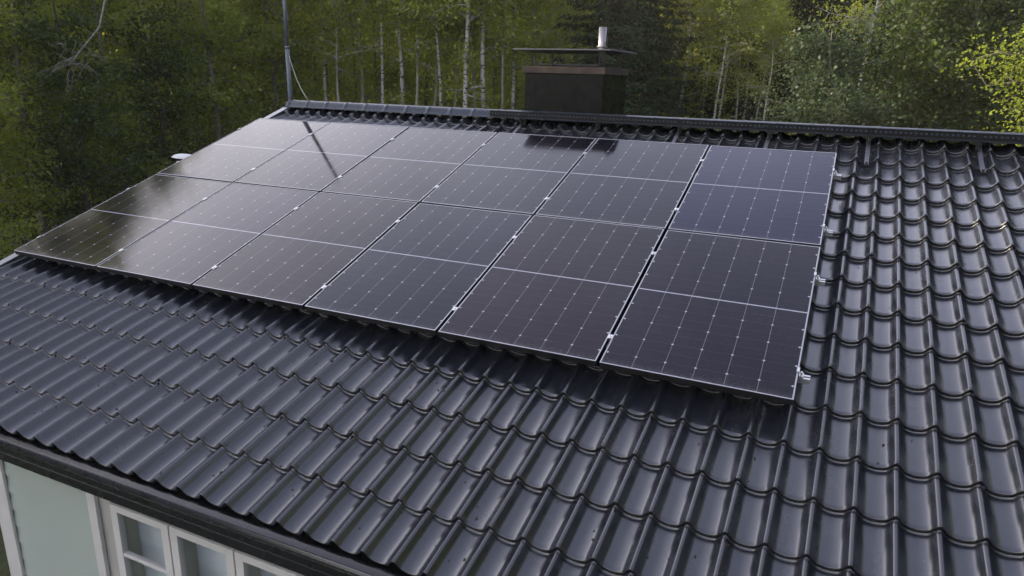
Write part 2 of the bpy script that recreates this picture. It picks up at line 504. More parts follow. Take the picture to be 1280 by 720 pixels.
# ------------------------------------------------------------------ things on the roof
# perforated safety rail in front of the ridge cap
rail = empty('roof_safety_rail', (3.1, 3.87, RZ-.03), 'long black perforated safety rail bolted along the roof ridge', 'roof rail')
mb = MB(); ry = 3.868; zb = Z0+1.232
x0, x1 = 3.07, U1-.3
mb.box(x0, x1, ry-.0015, ry+.0015, zb+.042, zb+.062)
mb.box(x0, x1, ry-.0015, ry+.0015, zb, zb+.028)
mb.box(x0, x1, ry-.004, ry+.012, zb+.062, zb+.066)
xx = x0
while xx < x1:
    mb.box(xx, min(xx+.026, x1), ry-.0015, ry+.0015, zb+.028, zb+.042); xx += .043
mb.box(x0, x1, ry-.036, ry-.0015, zb-.003, zb)
o = mb.build('perforated_strip', M['rail']); attach(o, rail)
for k in range(10):
    u = 3.545+.915*k
    u = 7.2755+round((u-7.2755)/PT-.5)*PT+PT/2
    mb = MB()
    # strap pressed into the trough, upright plate and bolt
    pts = [(3.50, CREST-.024), (3.74, CREST-.022), (3.98, CREST-.004)]
    for (s0, d0), (s1, d1) in zip(pts[:-1], pts[1:]):
        mb.add([P(u-.019, s0, d0), P(u+.019, s0, d0), P(u+.019, s1, d1), P(u-.019, s1, d1),
                P(u-.019, s0, d0+.006), P(u+.019, s0, d0+.006), P(u+.019, s1, d1+.006), P(u-.019, s1, d1+.006)],
               [(3,2,1,0),(4,5,6,7),(0,1,5,4),(1,2,6,5),(2,3,7,6),(3,0,4,7)])
    mb.box(u-.022, u+.022, ry+.002, ry+.008, zb-.09, zb+.055)
    mb.box(u-.004, u+.004, ry-.10, ry+.002, zb-.085, zb-.02)
    a = P(u, 3.53, CREST-.018); b = P(u, 3.53, CREST-.002)
    mb.tube([a, b], .012, 6)
    o = mb.build('rail_bracket', M['trim']); attach(o, rail)

# mast with stay wire at the gable end of the ridge
mast = empty('antenna_mast', (-.21, 4.12, Z0+1.2), 'tall thin grey mast standing at the gable end of the ridge', 'mast')
mx, my = -.185, 4.10
mb = MB(); mb.tube([(mx, my, Z0+.85), (mx, my, Z0+2.0)], .030, 14)
mb.tube([(mx, my, Z0+1.985), (mx, my, Z0+2.02)], .034, 14)
o = mb.build('lower_tube', M['galv'], smooth=True); attach(o, mast)
mb = MB(); mb.tube([(mx, my, Z0+2.0), (mx+.0, my, Z0+2.95)], .024, 14)
o = mb.build('upper_tube', M['galv'], smooth=True); attach(o, mast)
mb = MB()
mb.box(mx-.04, mx+.04, my-.035, my+.035, Z0+1.20, Z0+1.24); mb.box(mx-.04, mx+.04, my-.035, my+.035, Z0+.95, Z0+.99)
o = mb.build('mast_bracket', M['trim']); attach(o, mast)
mb = MB()
A = Vector((mx+.02, my, Z0+1.90)); B = Vector((.18, RY-.02, RZ+.045))
pts = []
for i in range(13):
    t = i/12; q = A.lerp(B, t); q.z -= .10*math.sin(math.pi*t)*(1-.35*t); pts.append(q)
mb.tube(pts, .0065, 6); o = mb.build('stay_wire', M['wire'], smooth=True); attach(o, mast)

# shallow dish behind the gable edge
dish = empty('satellite_dish', (-.55, 2.1, Z0+.3), 'small white shallow dish showing past the gable edge of the roof', 'dish')
mb = MB(); n = 28; prev = None
dc = Vector((-.50, 2.50, Z0+.612))
tilt = Matrix.Rotation(R(-6), 3, 'X') @ Matrix.Rotation(R(3), 3, 'Y')
rings = [(.0, .052), (.075, .046), (.135, .027), (.165, .0), (.168, -.004)]
vs = [dc+tilt @ Vector((0, 0, .052))]; fs = []
for rr, zz in rings[1:]:
    for k in range(n):
        w = 2*math.pi*k/n; vs.append(dc+tilt @ Vector((rr*math.cos(w), rr*math.sin(w), zz)))
for k in range(n): fs.append((0, 1+k, 1+(k+1) % n))
for r in range(3):
    for k in range(n): fs.append((1+r*n+k, 1+(r+1)*n+k, 1+(r+1)*n+(k+1) % n, 1+r*n+(k+1) % n))
mb.add(vs, fs); o = mb.build('reflector', M['dish'], smooth=True); attach(o, dish)
sol = o.modifiers.new('thick', 'SOLIDIFY'); sol.thickness = .006
mb = MB(); mb.tube([dc+Vector((0, 0, .03)), dc+Vector((0, 0, -.25)), (U0-.055, 2.45, Z0+.30)], .016, 10)
o = mb.build('dish_arm', M['galv'], smooth=True); attach(o, dish)

# ------------------------------------------------------------------ solar panels
PW, PHT, GAP, VG = 1.134, 1.722, .024, .024
TH = .041
def make_panel():
    root = empty('solar_panel')
    m_ = MB(); lip = .0085
    # dark box sections
    for x0, x1, y0, y1 in ((0, PW, 0, lip), (0, PW, PHT-lip, PHT), (0, lip, lip, PHT-lip), (PW-lip, PW, lip, PHT-lip)):
        m_.box(x0, x1, y0, y1, -TH, -.0018)
    m_.box(0, PW, .0, .03, -TH-.002, -TH)
    fr = m_.build('frame', M['frame_body'], root)
    m_ = MB()
    for x0, x1, y0, y1 in ((0, PW, 0, lip), (0, PW, PHT-lip, PHT), (0, lip, lip, PHT-lip), (PW-lip, PW, lip, PHT-lip)):
        m_.box(x0, x1, y0, y1, -.0018, 0)
    fe = m_.build('frame_edge', M['frame_lip'], fr)
    me = D.meshes.new('glass')
    a, b, c, d = lip-.001, PW-lip+.001, lip-.001, PHT-lip+.001
    vv = [(x, y, z) for z in (-.0075, -.0022) for x, y in ((a, c), (b, c), (b, d), (a, d))]
    me.from_pydata(vv, [], [(4, 5, 6, 7), (3, 2, 1, 0), (0, 1, 5, 4), (1, 2, 6, 5), (2, 3, 7, 6), (3, 0, 4, 7)])
    uv = me.uv_layers.new(name='UVMap')
    for l in me.loops: uv.data[l.index].uv = vv[l.vertex_index][:2]
    me.materials.append(M['cells']); mesh_obj('glass', me, root)
    m_ = MB(); m_.box(PW/2-.05, PW/2+.05, PHT/2-.03, PHT/2+.03, -.024, -.008)
    m_.build('junction_box', M['frame_body'], root)
    return root
ordn = ['first', 'second', 'third', 'fourth', 'fifth', 'sixth']
extra = {(0, 0): 'its glass mirroring dark trees', (0, 1): 'mirroring the mast', (1, 5): 'with bluish cells', (1, 0): 'mirroring pale sky',
         (1, 3): 'mirroring the chimney', (0, 5): 'overhanging the bare tiles'}
proto = make_panel()
for j in range(2):
    for i in range(6):
        o = proto if (i, j) == (0, 0) else copy_tree(proto)
        o.location = P(i*(PW+GAP), j*(PHT+VG), random.uniform(-.0012, .0012))
        o.rotation_euler = (R(PITCH)+random.uniform(-.0022, .0022), random.uniform(-.0026, .0026), 0)
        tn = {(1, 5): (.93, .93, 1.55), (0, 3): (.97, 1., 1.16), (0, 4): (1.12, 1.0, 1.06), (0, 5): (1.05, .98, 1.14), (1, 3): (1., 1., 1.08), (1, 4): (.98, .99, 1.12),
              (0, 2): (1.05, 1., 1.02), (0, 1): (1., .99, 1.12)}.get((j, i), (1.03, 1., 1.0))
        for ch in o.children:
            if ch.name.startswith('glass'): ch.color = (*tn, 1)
        e = extra.get((j, i))
        tag(o, '%s black solar panel from the gable end in the %s row' % (ordn[i], ('lower', 'upper')[j]),
            'solar panel', 'solar panels on the roof')

# mounting rails with end caps and clamps
AW = 6*PW+5*GAP
def clamp_mid(u, s):
    m_ = MB()
    m_.box(u-.017, u+.017, s-.020, s+.020, .0008, .0038, P)
    m_.box(u-.005, u+.005, s-.020, s+.020, -.04, .001, P)
    m_.tube([P(u, s, .0035), P(u, s, .011)], .0065, 6)
    return m_
rows_s = [.262, 1.335, 2.050, 3.085]
names = ['lowest', 'second lowest', 'second highest', 'highest']
for q, s in enumerate(rows_s):
    r_ = empty('mounting_rail', P(3.4, s, -.06), '%s aluminium mounting rail running under the solar panels' % names[q], 'mounting rail', 'rails under the panels')
    m_ = MB()
    x0, x1 = -.03, AW+.068
    for (s0, s1, d0, d1) in ((-.02, .02, -.0745, -.070), (-.02, -.016, -.070, -.0375), (.016, .02, -.070, -.0375), (-.016, -.006, -.0415, -.0375), (.006, .016, -.0415, -.0375)):
        m_.box(x0, x1, s+s0, s+s1, d0-.006, d1-.006, P)
    o = m_.build('rail_profile', M['alu']); attach(o, r_)
    for i in range(1, 6):
        o = clamp_mid(i*(PW+GAP)-GAP/2, s+random.uniform(-.02, .03)).build('middle_clamp', M['alu']); attach(o, r_)
    for u, sg in ((AW, 1), (0, -1)):
        m_ = MB()
        a, b = sorted((u-sg*.010, u+sg*.006)); m_.box(a, b, s-.02, s+.02, .001, .0042, P)
        a, b = sorted((u+sg*.002, u+sg*.006)); m_.box(a, b, s-.02, s+.02, -.036, .001, P)
        a, b = sorted((u+sg*.006, u+sg*.030)); m_.box(a, b, s-.02, s+.02, -.036, -.031, P)
        m_.tube([P(u+sg*.018, s, -.032), P(u+sg*.018, s, -.010)], .007, 6)
        o = m_.build('end_clamp', M['alu']); attach(o, r_)
    for u in np.arange(.5, AW, 1.09):
        uu = 7.2755+round((u-7.2755)/PT)*PT
        m_ = MB(); m_.box(uu-.02, uu+.02, s-.03, s+.05, CREST-.004, CREST+.006, P)
        m_.box(uu-.018, uu+.018, s+.021, s+.027, CREST-.002, -.04, P)
        o = m_.build('rail_foot', M['alu']); attach(o, r_)
# loose cable looping between the rail ends
mb = MB(); pts = []
for i in range(30):
    t = i/29; s = .35+t*2.62
    pts.append(P(AW-.012+.016*math.sin(t*9)+.008*math.sin(t*23), s, CREST+.028+.006*math.sin(t*14)))
mb.tube(pts, .0035, 6)
o = mb.build('panel_cable', M['frame_body'], smooth=True); tag(o, 'thin black cable running along the open end of the solar panels', 'cable')

# specks of blown litter lying on the tiles
mb = MB()
for k in range(260):
    u = random.uniform(1.5, 9.4); s = (EAVE+abs(random.gauss(0, .9))+.03) if k % 3 else random.uniform(-1.5, 4.0)
    if s > -.25 and u < 7.2: continue
    t_ = (u-7.2755)/PT; h = float(wave(t_)); f = ((s-EAVE) % PH)/PH
    d = h+CREST-.032+.032*(1-f)+.003; w = random.uniform(0, 6.28); L = random.choice((random.uniform(.003, .008), random.uniform(.003, .007), random.uniform(.006, .013)))
    m0 = Vector((u, s)); a = Vector((math.cos(w), math.sin(w)))*L; b = Vector((-math.sin(w), math.cos(w)))*L*.5
    q = [m0+a, m0+b, m0-a, m0-b]
    mb.add([P(v.x, v.y, d) for v in q]+[P(v.x, v.y, d+.003) for v in q], [(4,5,6,7),(0,1,5,4),(1,2,6,5),(2,3,7,6),(3,0,4,7)])
o = mb.build('leaf_litter', M['litter']); tag(o, 'tiny brown specks of litter scattered on the roof tiles', 'litter', kind='stuff')

# ------------------------------------------------------------------ ground
CAMX, CAMY, CAMZ = 6.98742, -3.96701, Z0+1.68396
def sstep(a, b, x):
    t = np.clip((x-a)/(b-a), 0, 1); return t*t*(3-2*t)
def gz_(x, y):
    x = np.asarray(x, float); y = np.asarray(y, float)
    z = 2.5*sstep(13, 34, y+.15*x) + .9*sstep(-6, -30, x) + 3.0*sstep(40, 110, y)
    return z + .18*np.sin(x*.31+y*.17)*sstep(10, 20, np.hypot(x-6, y-3)) + .10*np.sin(x*.9-y*.7)*sstep(10, 18, np.hypot(x-6, y-3))
def ground_material():
    t = NT('grass_and_moss'); co = t.coord()
    a = t.noise(.5, 5, co); b = t.noise(9, 5, co)
    c = t.mix(t.ramp(a, .35, .65), c4(.030, .042, .014), c4(.055, .065, .020))
    c = t.mix(t.ramp(b, .5, .75), c, c4(.045, .034, .018))
    p = t.principled(Base_Color=c, Roughness=.95)
    bm = t.node('ShaderNodeBump', {'Strength': .8, 'Distance': .08, 'Height': b}); t.l.new(bm.outputs[0], p.inputs['Normal'])
    return t.m
def axis(lo, hi, mid0, mid1, fine, coarse):
    return np.unique(np.concatenate([np.arange(lo, mid0, coarse), np.arange(mid0, mid1, fine), np.arange(mid1, hi+1, coarse)]))
gx = axis(-600, 600, -60, 70, 1.5, 30); gy_ = axis(-600, 600, -40, 80, 1.5, 30)
X, Y = np.meshgrid(gx, gy_); Zg = gz_(X, Y)
n = len(gx); i, j = np.meshgrid(np.arange(len(gy_)-1), np.arange(n-1), indexing='ij'); a = (i*n+j).ravel()
g = mesh_obj('ground', np_mesh('ground', np.c_[X.ravel(), Y.ravel(), Zg.ravel()], np.c_[a, a+1, a+n+1, a+n], ground_material(), True))
tag(g, 'rough grassy ground sloping up into the forest', 'ground', kind='structure')

# ------------------------------------------------------------------ trees
LM = dict(
    mid=leaf_material('leaf_mid_green', (.100, .150, .026), (.195, .240, .042), (.55, .58, .055)),
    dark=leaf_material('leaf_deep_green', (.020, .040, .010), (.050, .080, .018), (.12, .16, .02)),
    olive=leaf_material('leaf_olive_spring', (.150, .195, .030), (.255, .295, .048), (.56, .60, .06)),
    yellow=leaf_material('leaf_yellow_green', (.15, .17, .018), (.27, .27, .03), (.55, .54, .04), tr=.5),
    shade=leaf_material('leaf_shaded_green', (.028, .050, .012), (.060, .090, .020), (.11, .15, .02)),  # darker leaf green: shade on the young trees put into the colour
    maple=leaf_material('leaf_maple', (.12, .17, .018), (.23, .27, .03), (.45, .52, .05), tr=.5),
    blue=leaf_material('leaf_grey_green', (.034, .058, .026), (.075, .105, .048), (.10, .14, .05)),
    spruce=leaf_material('spruce_needles', (.010, .020, .008), (.024, .042, .014), (.03, .05, .012), gl=.2, tr=.15),
)
BK = dict(birch=bark_material('birch_bark', (.42, .41, .37), True), aspen=bark_material('pale_aspen_bark', (.20, .19, .16)), pale=bark_material('pale_stem_bark', (.36, .34, .29)),
          grey=bark_material('grey_bark', (.17, .155, .13)), dark=bark_material('spruce_bark', (.085, .065, .05)))

def leaves(C, size, g, aspect=.78, up=.5):
    """one small bent rhomb per centre"""
    n = len(C)
    nrm = g.normal(size=(n, 3)); nrm[:, 2] += up*2
    nrm /= np.linalg.norm(nrm, axis=1)[:, None]
    t = g.normal(size=(n, 3)); a = np.cross(nrm, t); a /= np.linalg.norm(a, axis=1)[:, None]
    b = np.cross(nrm, a)
    s = size*g.uniform(.6, 1.35, n)[:, None]
    V = np.stack([C+a*s*.5, C+b*s*.5*aspect+nrm*s*.08, C-a*s*.5, C-b*s*.5*aspect+nrm*s*.08], 1).reshape(-1, 3)
    return V, np.arange(n*4).reshape(-1, 4)

def broadleaf(seed, H, base, spread, nb, nl, ls, tr, bark, leafm, low=0., lean=.02, sig=.22, shape=.55):
    """trunk with limbs and twigs, leaves gathered along the twigs; returns two meshes"""
    g = np.random.default_rng(seed); w = MB(); pts = []
    p = np.zeros(3); spine = []
    dirn = g.normal(size=2)*lean
    K = 14
    for k in range(K+1):
        z = H*k/K
        spine.append((dirn[0]*z + .06*math.sin(k*.9+seed), dirn[1]*z + .06*math.cos(k*.7+seed), z-.15 if k == 0 else z))
    rad = [tr*(1-.93*(k/K)**1.1)+.006 for k in range(K+1)]; rad[0] *= 1.35
    w.tube(spine, rad, 8)
    def at(z):
        q = min(max(z/H*K, 0), K-1e-6); i = int(q); f = q-i
        return np.array(spine[i])*(1-f)+np.array(spine[i+1])*f
    C = []; W = []
    for b in range(nb):
        if low and g.random() < low: h = base*g.uniform(.18, 1.)
        else: h = base+(H-base)*g.random()**.85*.97
        f = max(0, (h-base)/(H-base)); az = b*2.39996+g.normal()*.4
        L = spread*(.45+.55*math.sin(math.pi*min(1, (f*(1-shape)+.18)**.8)))*g.uniform(.6, 1.15)*(1-.55*f)
        if h < base: L = spread*g.uniform(.35, .75)
        inc = g.uniform(.15, .8) if h > base else g.uniform(-.1, .5)
        o = at(h); d = np.array([math.cos(az), math.sin(az), inc]); d /= np.linalg.norm(d)
        seg = []; q = o.copy(); dd = d.copy(); ns = 5
        for s in range(ns+1):
            seg.append(q.copy()); dd = dd+g.normal(size=3)*.13+np.array([0, 0, -.05]); dd /= np.linalg.norm(dd); q = q+dd*L/ns
        r0 = max(.010, tr*.30*(1-f)+.006)
        w.tube(seg, [r0*(1-.85*s/ns) for s in range(ns+1)], 5, cap=False)
        for s in range(1, ns+1):
            for t in range(2):
                td = dd+g.normal(size=3)*.8; td /= np.linalg.norm(td); tl = L*g.uniform(.15, .38)
                e = seg[s]+td*tl; mid = seg[s]+td*tl*.5+g.normal(size=3)*.03
                w.tube([seg[s], mid, e], [r0*.30+.002, r0*.2+.002, .002], 3, cap=False)
                C += [mid, e, seg[s]*.3+e*.7]; W += [.8, 1.2, 1.]
    C = np.array(C); W = np.array(W)*g.uniform(.2, 1.6, len(C)); W /= W.sum()
    idx = g.choice(len(C), nl, p=W)
    pos = C[idx]+g.normal(size=(nl, 3))*sig*np.array([1, 1, .75])
    pos[:, 2] = np.maximum(pos[:, 2], .1)
    V, F = leaves(pos, ls, g)
    tm = D.meshes.new('trunk'); tm.from_pydata(w.v, [], w.f); tm.materials.append(bark)
    for q in tm.polygons: q.use_smooth = True
    return tm, np_mesh('crown', V, F, leafm)

def spruce(seed, H, spread, leafm, bark, nl=30000, bare=.04):
    g = np.random.default_rng(seed); w = MB()
    w.tube([(0, 0, -.2), (.02, .01, H*.5), (0, 0, H)], [.17*H/15, .10*H/15, .01], 8)
    C = []; Dr = []
    z = H*bare
    while z < H*.985:
        f = z/H; L0 = spread*(1-f)**.85+.10
        nb = g.integers(5, 9)
        a0 = g.random()*6.28
        for b in range(nb):
            az = a0+b*6.283/nb+g.normal()*.15; L = L0*g.uniform(.65, 1.15); ns = 7
            droop = g.uniform(.25, .5)*(1-f*.6)
            pp = []
            for s in range(ns+1):
                t = s/ns; rr = L*t
                pp.append((rr*math.cos(az), rr*math.sin(az), z-droop*L*(t**1.3)+.18*L*t**3))
            w.tube(pp, [.022*(1-t/ns*.85) for t in range(ns+1)], 4, cap=False)
            pp = np.array(pp)
            m = max(3, int(46*L))
            ts = g.uniform(.12, 1, m)*ns; i = np.minimum(ts.astype(int), ns-1); fr = (ts-i)[:, None]
            q = pp[i]*(1-fr)+pp[i+1]*fr
            side = g.choice([-1, 1], m)[:, None]*np.array([-math.sin(az), math.cos(az), 0])
            ln = (.30*L*(1-(ts/ns)*.55))[:, None]*g.uniform(.4, 1, (m, 1))
            dirn = side*.8+np.array([math.cos(az), math.sin(az), 0])*.5+np.array([0, 0, -.5])*g.uniform(.4, 1.4, (m, 1))
            for kf in (.35, .75):
                C.append(q+dirn*ln*kf); Dr.append(np.repeat(dirn, 1, 0))
        z += g.uniform(.22, .38)*(1.1-f*.5)
    C = np.concatenate(C); Dr = np.concatenate(Dr)
    if len(C) > nl:
        k = g.choice(len(C), nl, replace=False); C, Dr = C[k], Dr[k]
    n = len(C); C = C+g.normal(size=C.shape)*.04
    a = Dr+g.normal(size=Dr.shape)*.25; a /= np.linalg.norm(a, axis=1)[:, None]
    nb_ = np.cross(a, g.normal(size=(n, 3))); nb_ /= np.linalg.norm(nb_, axis=1)[:, None]
    s = g.uniform(.10, .24, n)[:, None]
    V = np.stack([C-a*s*.5, C+nb_*s*.13, C+a*s*.6, C-nb_*s*.13], 1).reshape(-1, 3)
    tm = D.meshes.new('trunk'); tm.from_pydata(w.v, [], w.f); tm.materials.append(bark)
    for q in tm.polygons: q.use_smooth = True
    return tm, np_mesh('crown', V, np.arange(4*n).reshape(-1, 4), leafm)

def bush(seed, H, Rr, nl, ls, leafm, bark):
    g = np.random.default_rng(seed); w = MB(); C = []
    for k in range(16):
        az = g.random()*6.28; tl = g.uniform(.1, .75); L = H*g.uniform(.6, 1.05)
        pp = [np.array([.05*math.cos(az), .05*math.sin(az), -.05])]; d = np.array([math.cos(az)*tl*Rr/H, math.sin(az)*tl*Rr/H, 1.]); d /= np.linalg.norm(d)
        for s in range(6):
            d = d+g.normal(size=3)*.14; d /= np.linalg.norm(d); pp.append(pp[-1]+d*L/6)
            for t in range(3):
                td = d*.4+g.normal(size=3)*.7; td /= np.linalg.norm(td); e = pp[-1]+td*g.uniform(.15, .5)*Rr*.6
                w.tube([pp[-1], e], [.006, .002], 3, cap=False); C += [e, (e+pp[-1])/2]
        w.tube(pp, [.024*(1-.13*s) for s in range(7)], 5, cap=False)
    C = np.array(C); wt = g.uniform(.2, 1.5, len(C)); wt /= wt.sum()
    pos = C[g.choice(len(C), nl, p=wt)]+g.normal(size=(nl, 3))*.14
    pos[:, 2] = np.maximum(pos[:, 2], .05)
    V, F = leaves(pos, ls, g)
    tm = D.meshes.new('stems'); tm.from_pydata(w.v, [], w.f); tm.materials.append(bark)
    return tm, np_mesh('foliage', V, F, leafm)

VAR = {
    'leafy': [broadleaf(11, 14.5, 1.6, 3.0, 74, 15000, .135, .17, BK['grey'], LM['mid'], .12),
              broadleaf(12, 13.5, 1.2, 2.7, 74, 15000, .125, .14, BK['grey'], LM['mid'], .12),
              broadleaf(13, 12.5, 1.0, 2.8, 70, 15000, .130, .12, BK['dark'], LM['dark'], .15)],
    'aspen': [broadleaf(21, 10, 3.6, 2.2, 66, 14000, .095, .095, BK['aspen'], LM['olive'], .35, sig=.32),
              broadleaf(22, 9.5, 3.2, 2.1, 66, 14000, .095, .075, BK['aspen'], LM['olive'], .40, sig=.32),
              broadleaf(23, 10.5, 2.6, 2.0, 70, 15000, .095, .07, BK['grey'], LM['olive'], .40, sig=.34)],
    'pole': [broadleaf(26, 10.5, 6.2, 1.7, 40, 6500, .095, .085, BK['pale'], LM['olive'], .04, .020, sig=.3),
             broadleaf(27, 9.8, 5.6, 1.6, 38, 6500, .095, .065, BK['pale'], LM['olive'], .05, .030, sig=.3),
             broadleaf(28, 11, 6.6, 1.6, 38, 6500, .095, .075, BK['birch'], LM['olive'], .04, .024, sig=.3)],
    'birch': [broadleaf(31, 11.5, 6.0, 2.0, 46, 7500, .10, .09, BK['birch'], LM['olive'], .06, .010, sig=.28),
              broadleaf(32, 11, 5.8, 1.8, 42, 7000, .10, .07, BK['birch'], LM['mid'], .06, .016, sig=.28)],
    'spruce': [spruce(41, 13, 2.8, LM['spruce'], BK['dark']), spruce(42, 11.5, 2.5, LM['spruce'], BK['dark'])],
    'sapling': [broadleaf(51, 6.5, .7, 1.9, 64, 15000, .085, .06, BK['grey'], LM['shade'], .1, sig=.2),
                broadleaf(52, 6.0, .6, 2.0, 60, 15000, .085, .055, BK['grey'], LM['blue'], .1, sig=.2)],
    'maple': [broadleaf(61, 9.5, 3.6, 2.5, 66, 38000, .066, .10, BK['grey'], LM['maple'], 0, sig=.26)],
    'bush': [bush(71, 2.6, 1.5, 5200, .085, LM['mid'], BK['grey']), bush(72, 2.8, 1.6, 5200, .085, LM['yellow'], BK['grey']),
             bush(73, 3.0, 1.6, 5200, .080, LM['blue'], BK['grey']), bush(74, 2.2, 1.5, 4800, .085, LM['dark'], BK['grey'])],
}
NAMES = {'leafy': 'leafy_tree', 'aspen': 'aspen_tree', 'pole': 'aspen_tree', 'birch': 'birch_tree', 'spruce': 'spruce_tree', 'sapling': 'young_tree', 'maple': 'maple_tree', 'bush': 'bush'}

def pos(px, dist):
    az = R(-24.6)+math.atan((px-640)/950)
    return CAMX+dist*math.sin(az), CAMY+dist*math.cos(az)
def tree(kind, v, px, dist, label, group=None, sc=1., rz=None, xy=None, tilt=0.):
    x, y = xy if xy else pos(px, dist)
    tm, cm = VAR[kind][v]
    root = empty(NAMES[kind], (x, y, float(gz_(x, y))-.05), label, 'bush' if kind == 'bush' else 'tree', group)
    root.scale = (sc*random.uniform(.95, 1.05), sc*random.uniform(.95, 1.05), sc)
    root.rotation_euler = (tilt, random.uniform(-.02, .02), random.uniform(0, 6.28) if rz is None else rz)
    mesh_obj('trunk' if kind != 'bush' else 'stems', tm, root)
    mesh_obj('crown' if kind != 'bush' else 'foliage', cm, root)
    return root

# left edge of the forest: leafy trees, dense down to the ground
L1 = 'leafy deciduous tree in the dense edge of the wood beyond the gable'
G1 = 'leafy trees beyond the gable'
for px, dist, v, s in [(-70, 17, 1, .55), (-5, 19, 0, .60), (70, 18.5, 2, .58), (118, 20, 1, .62), (190, 21, 2, .62), (255, 22, 0, .64), (330, 25, 1, .75),
                       (35, 23, 1, .72), (150, 24, 0, .75), (-40, 25, 2, .85), (225, 26, 1, .78), (300, 27, 0, .8),
                       (60, 29, 2, 1.0), (130, 31, 0, 1.0), (235, 32, 1, .98), (-20, 30, 2, 1.05), (300, 34, 2, 1.), (395, 35, 1, 1.), (10, 35, 1, 1.15), (95, 37, 0, 1.15),
                       (190, 38, 1, 1.15), (-75, 33, 0, 1.1), (345, 39, 0, 1.1)]:
    tree('leafy', v, px, dist, L1, G1, s)
# more of that wood going round past the frame (mirrored in the panels)
for xy, v, s in [((-15.5, 10.3), 1, 1.02), ((-16.6, 8.6), 0, .98), ((-17.6, 6.6), 1, 1.05), ((-18.2, 4.7), 0, 1.0), ((-18.4, 2.6), 2, 1.1), ((-18.8, .6), 1, 1.05),
                 ((-20, 8), 0, 1.1), ((-21, 5), 1, 1.2), ((-22, 2), 0, 1.15)]:
    tree('leafy', v, 0, 0, L1, G1, s, xy=xy)
# unseen wood added to shade the house, evening side and behind the viewer
for k, xy in enumerate([(-18.5, -2), (-19, -4.2), (-18.6, -6.4), (-19.4, -8.6), (-18.8, -10.8), (-19.5, -13), (-19, -15.2), (-21.5, -.6), (-22, -3.2), (-21.6, -5.6), (-22, -7.8),
                        (-21.8, -10), (-22.3, -12.2), (-24.5, -2), (-25, -5), (-24.6, -8), (-25, -11), (-24, 4), (-25, 8), (-27.5, -3.5), (-28, -7), (-27.5, 1.5)]):
    tree('leafy', k % 3, 0, 0, 'unseen leafy tree added to the wood to shade the gable end from the low sun', 'leafy trees at the evening side of the house', (1.2 if xy[1] < 0 else 1.02)+.05*(k % 3), xy=xy)
for k in range(13):  # added out of view to block low sky from the front wall
    tree('leafy', k % 3, 0, 0, 'unseen leafy tree added to the wood to dim the windowed wall', 'trees facing the windowed wall', 1.05+.06*(k % 3), xy=(-9+k*3.1, -15-3.0*((k*7) % 3)))
for k, xy in enumerate([(19, 17), (21, 13), (20, 9), (22, 5), (20.5, 1), (22, -3), (20, -7), (22.5, -11), (25, 15), (25, 7), (26, -1), (25, -8), (18, 21), (19, 5), (23, 10), (23, 2), (24, -5), (19.5, -4), (28, 4), (28, -5), (28, 12), (18.5, 12), (21, -14), (17.2, 10.5), (17.4, 7.2), (17, 3.6), (17.4, .6), (17.2, -2.4), (17.6, -5.6), (18, -9.5), (20, -10.5), (16.8, 14.5)]):
    tree('leafy' if k % 3 else 'spruce', k % 2, 0, 0, 'tree of the wood beyond the far gable of the house', 'trees beyond the far gable', 1.05, xy=xy)
# low growth under them
for px, dist, v, s in [(20, 15.5, 3, .8), (95, 17, 3, .9), (160, 17.5, 3, 1.), (215, 18.5, 3, .95), (275, 20, 3, 1.1), (-40, 14.5, 3, .9), (55, 20, 3, 1.3),
                       (335, 23, 0, 1.1), (390, 26, 3, 1.2), (440, 28, 0, 1.2), (500, 29, 3, 1.2), (560, 30, 0, 1.1), (625, 29, 3, 1.2), (690, 31, 0, 1.)]:
    tree('bush', v, px, dist, 'low green bush at the foot of the trees beyond the roof', 'low green bushes beyond the roof', s)
# the light middle wood: thin pale trunks in olive spring leaf
AS = 'slender grey-stemmed tree in olive spring leaf in the wood behind the ridge'
GA = 'slender olive trees behind the ridge'
for px, dist, v, s in [(300, 26, 0, .72), (375, 28, 1, .85), (430, 30, 2, 1.), (465, 27, 1, .95), (520, 29, 0, .95), (552, 33, 2, 1.), (610, 31, 1, 1.), (640, 35, 2, 1.),
                       (410, 35, 0, 1.1), (480, 37, 2, 1.1), (535, 39, 0, 1.1), (590, 40, 1, 1.1), (670, 38, 0, 1.1), (700, 33, 2, .95), (350, 38, 2, 1.1),
                       (445, 42, 0, 1.2), (505, 44, 2, 1.2), (565, 46, 0, 1.2), (630, 45, 1, 1.2), (720, 42, 2, 1.2), (390, 46, 1, 1.2), (680, 48, 0, 1.2)]:
    tree('aspen', v, px, dist, AS, GA, s)
for px, dist, v, s in [(362, 26, 1, .78), (398, 29, 2, .8), (418, 25.5, 1, .7), (452, 28.5, 0, .72), (472, 26, 2, .74), (506, 25.5, 1, .72), (530, 27.5, 1, .8), (545, 25.2, 2, .7),
                       (558, 28, 1, .76), (584, 29, 0, .7), (622, 26, 1, .74), (634, 28, 2, .78), (655, 27, 1, .7), (688, 29, 2, .8), (340, 29, 2, .8), (706, 26.5, 1, .66)]:
    tree('pole', v, px, min(dist, 26.5)-1.5, 'slender pale-stemmed tree, bare low down, standing clear behind the ridge', 'pale slender stems behind the ridge', s+.22)
tree('birch', 0, 491, 24.5, 'mottled birch behind the ridge, between the mast and the palest trunk', None, 1.0)
tree('birch', 0, 576, 23, 'palest straight birch trunk behind the ridge, on the mast side of the chimney', None, 1.05)
tree('birch', 0, 599, 23.8, 'black-flecked birch behind the ridge, nearest the chimney on its mast side', None, 1.08)
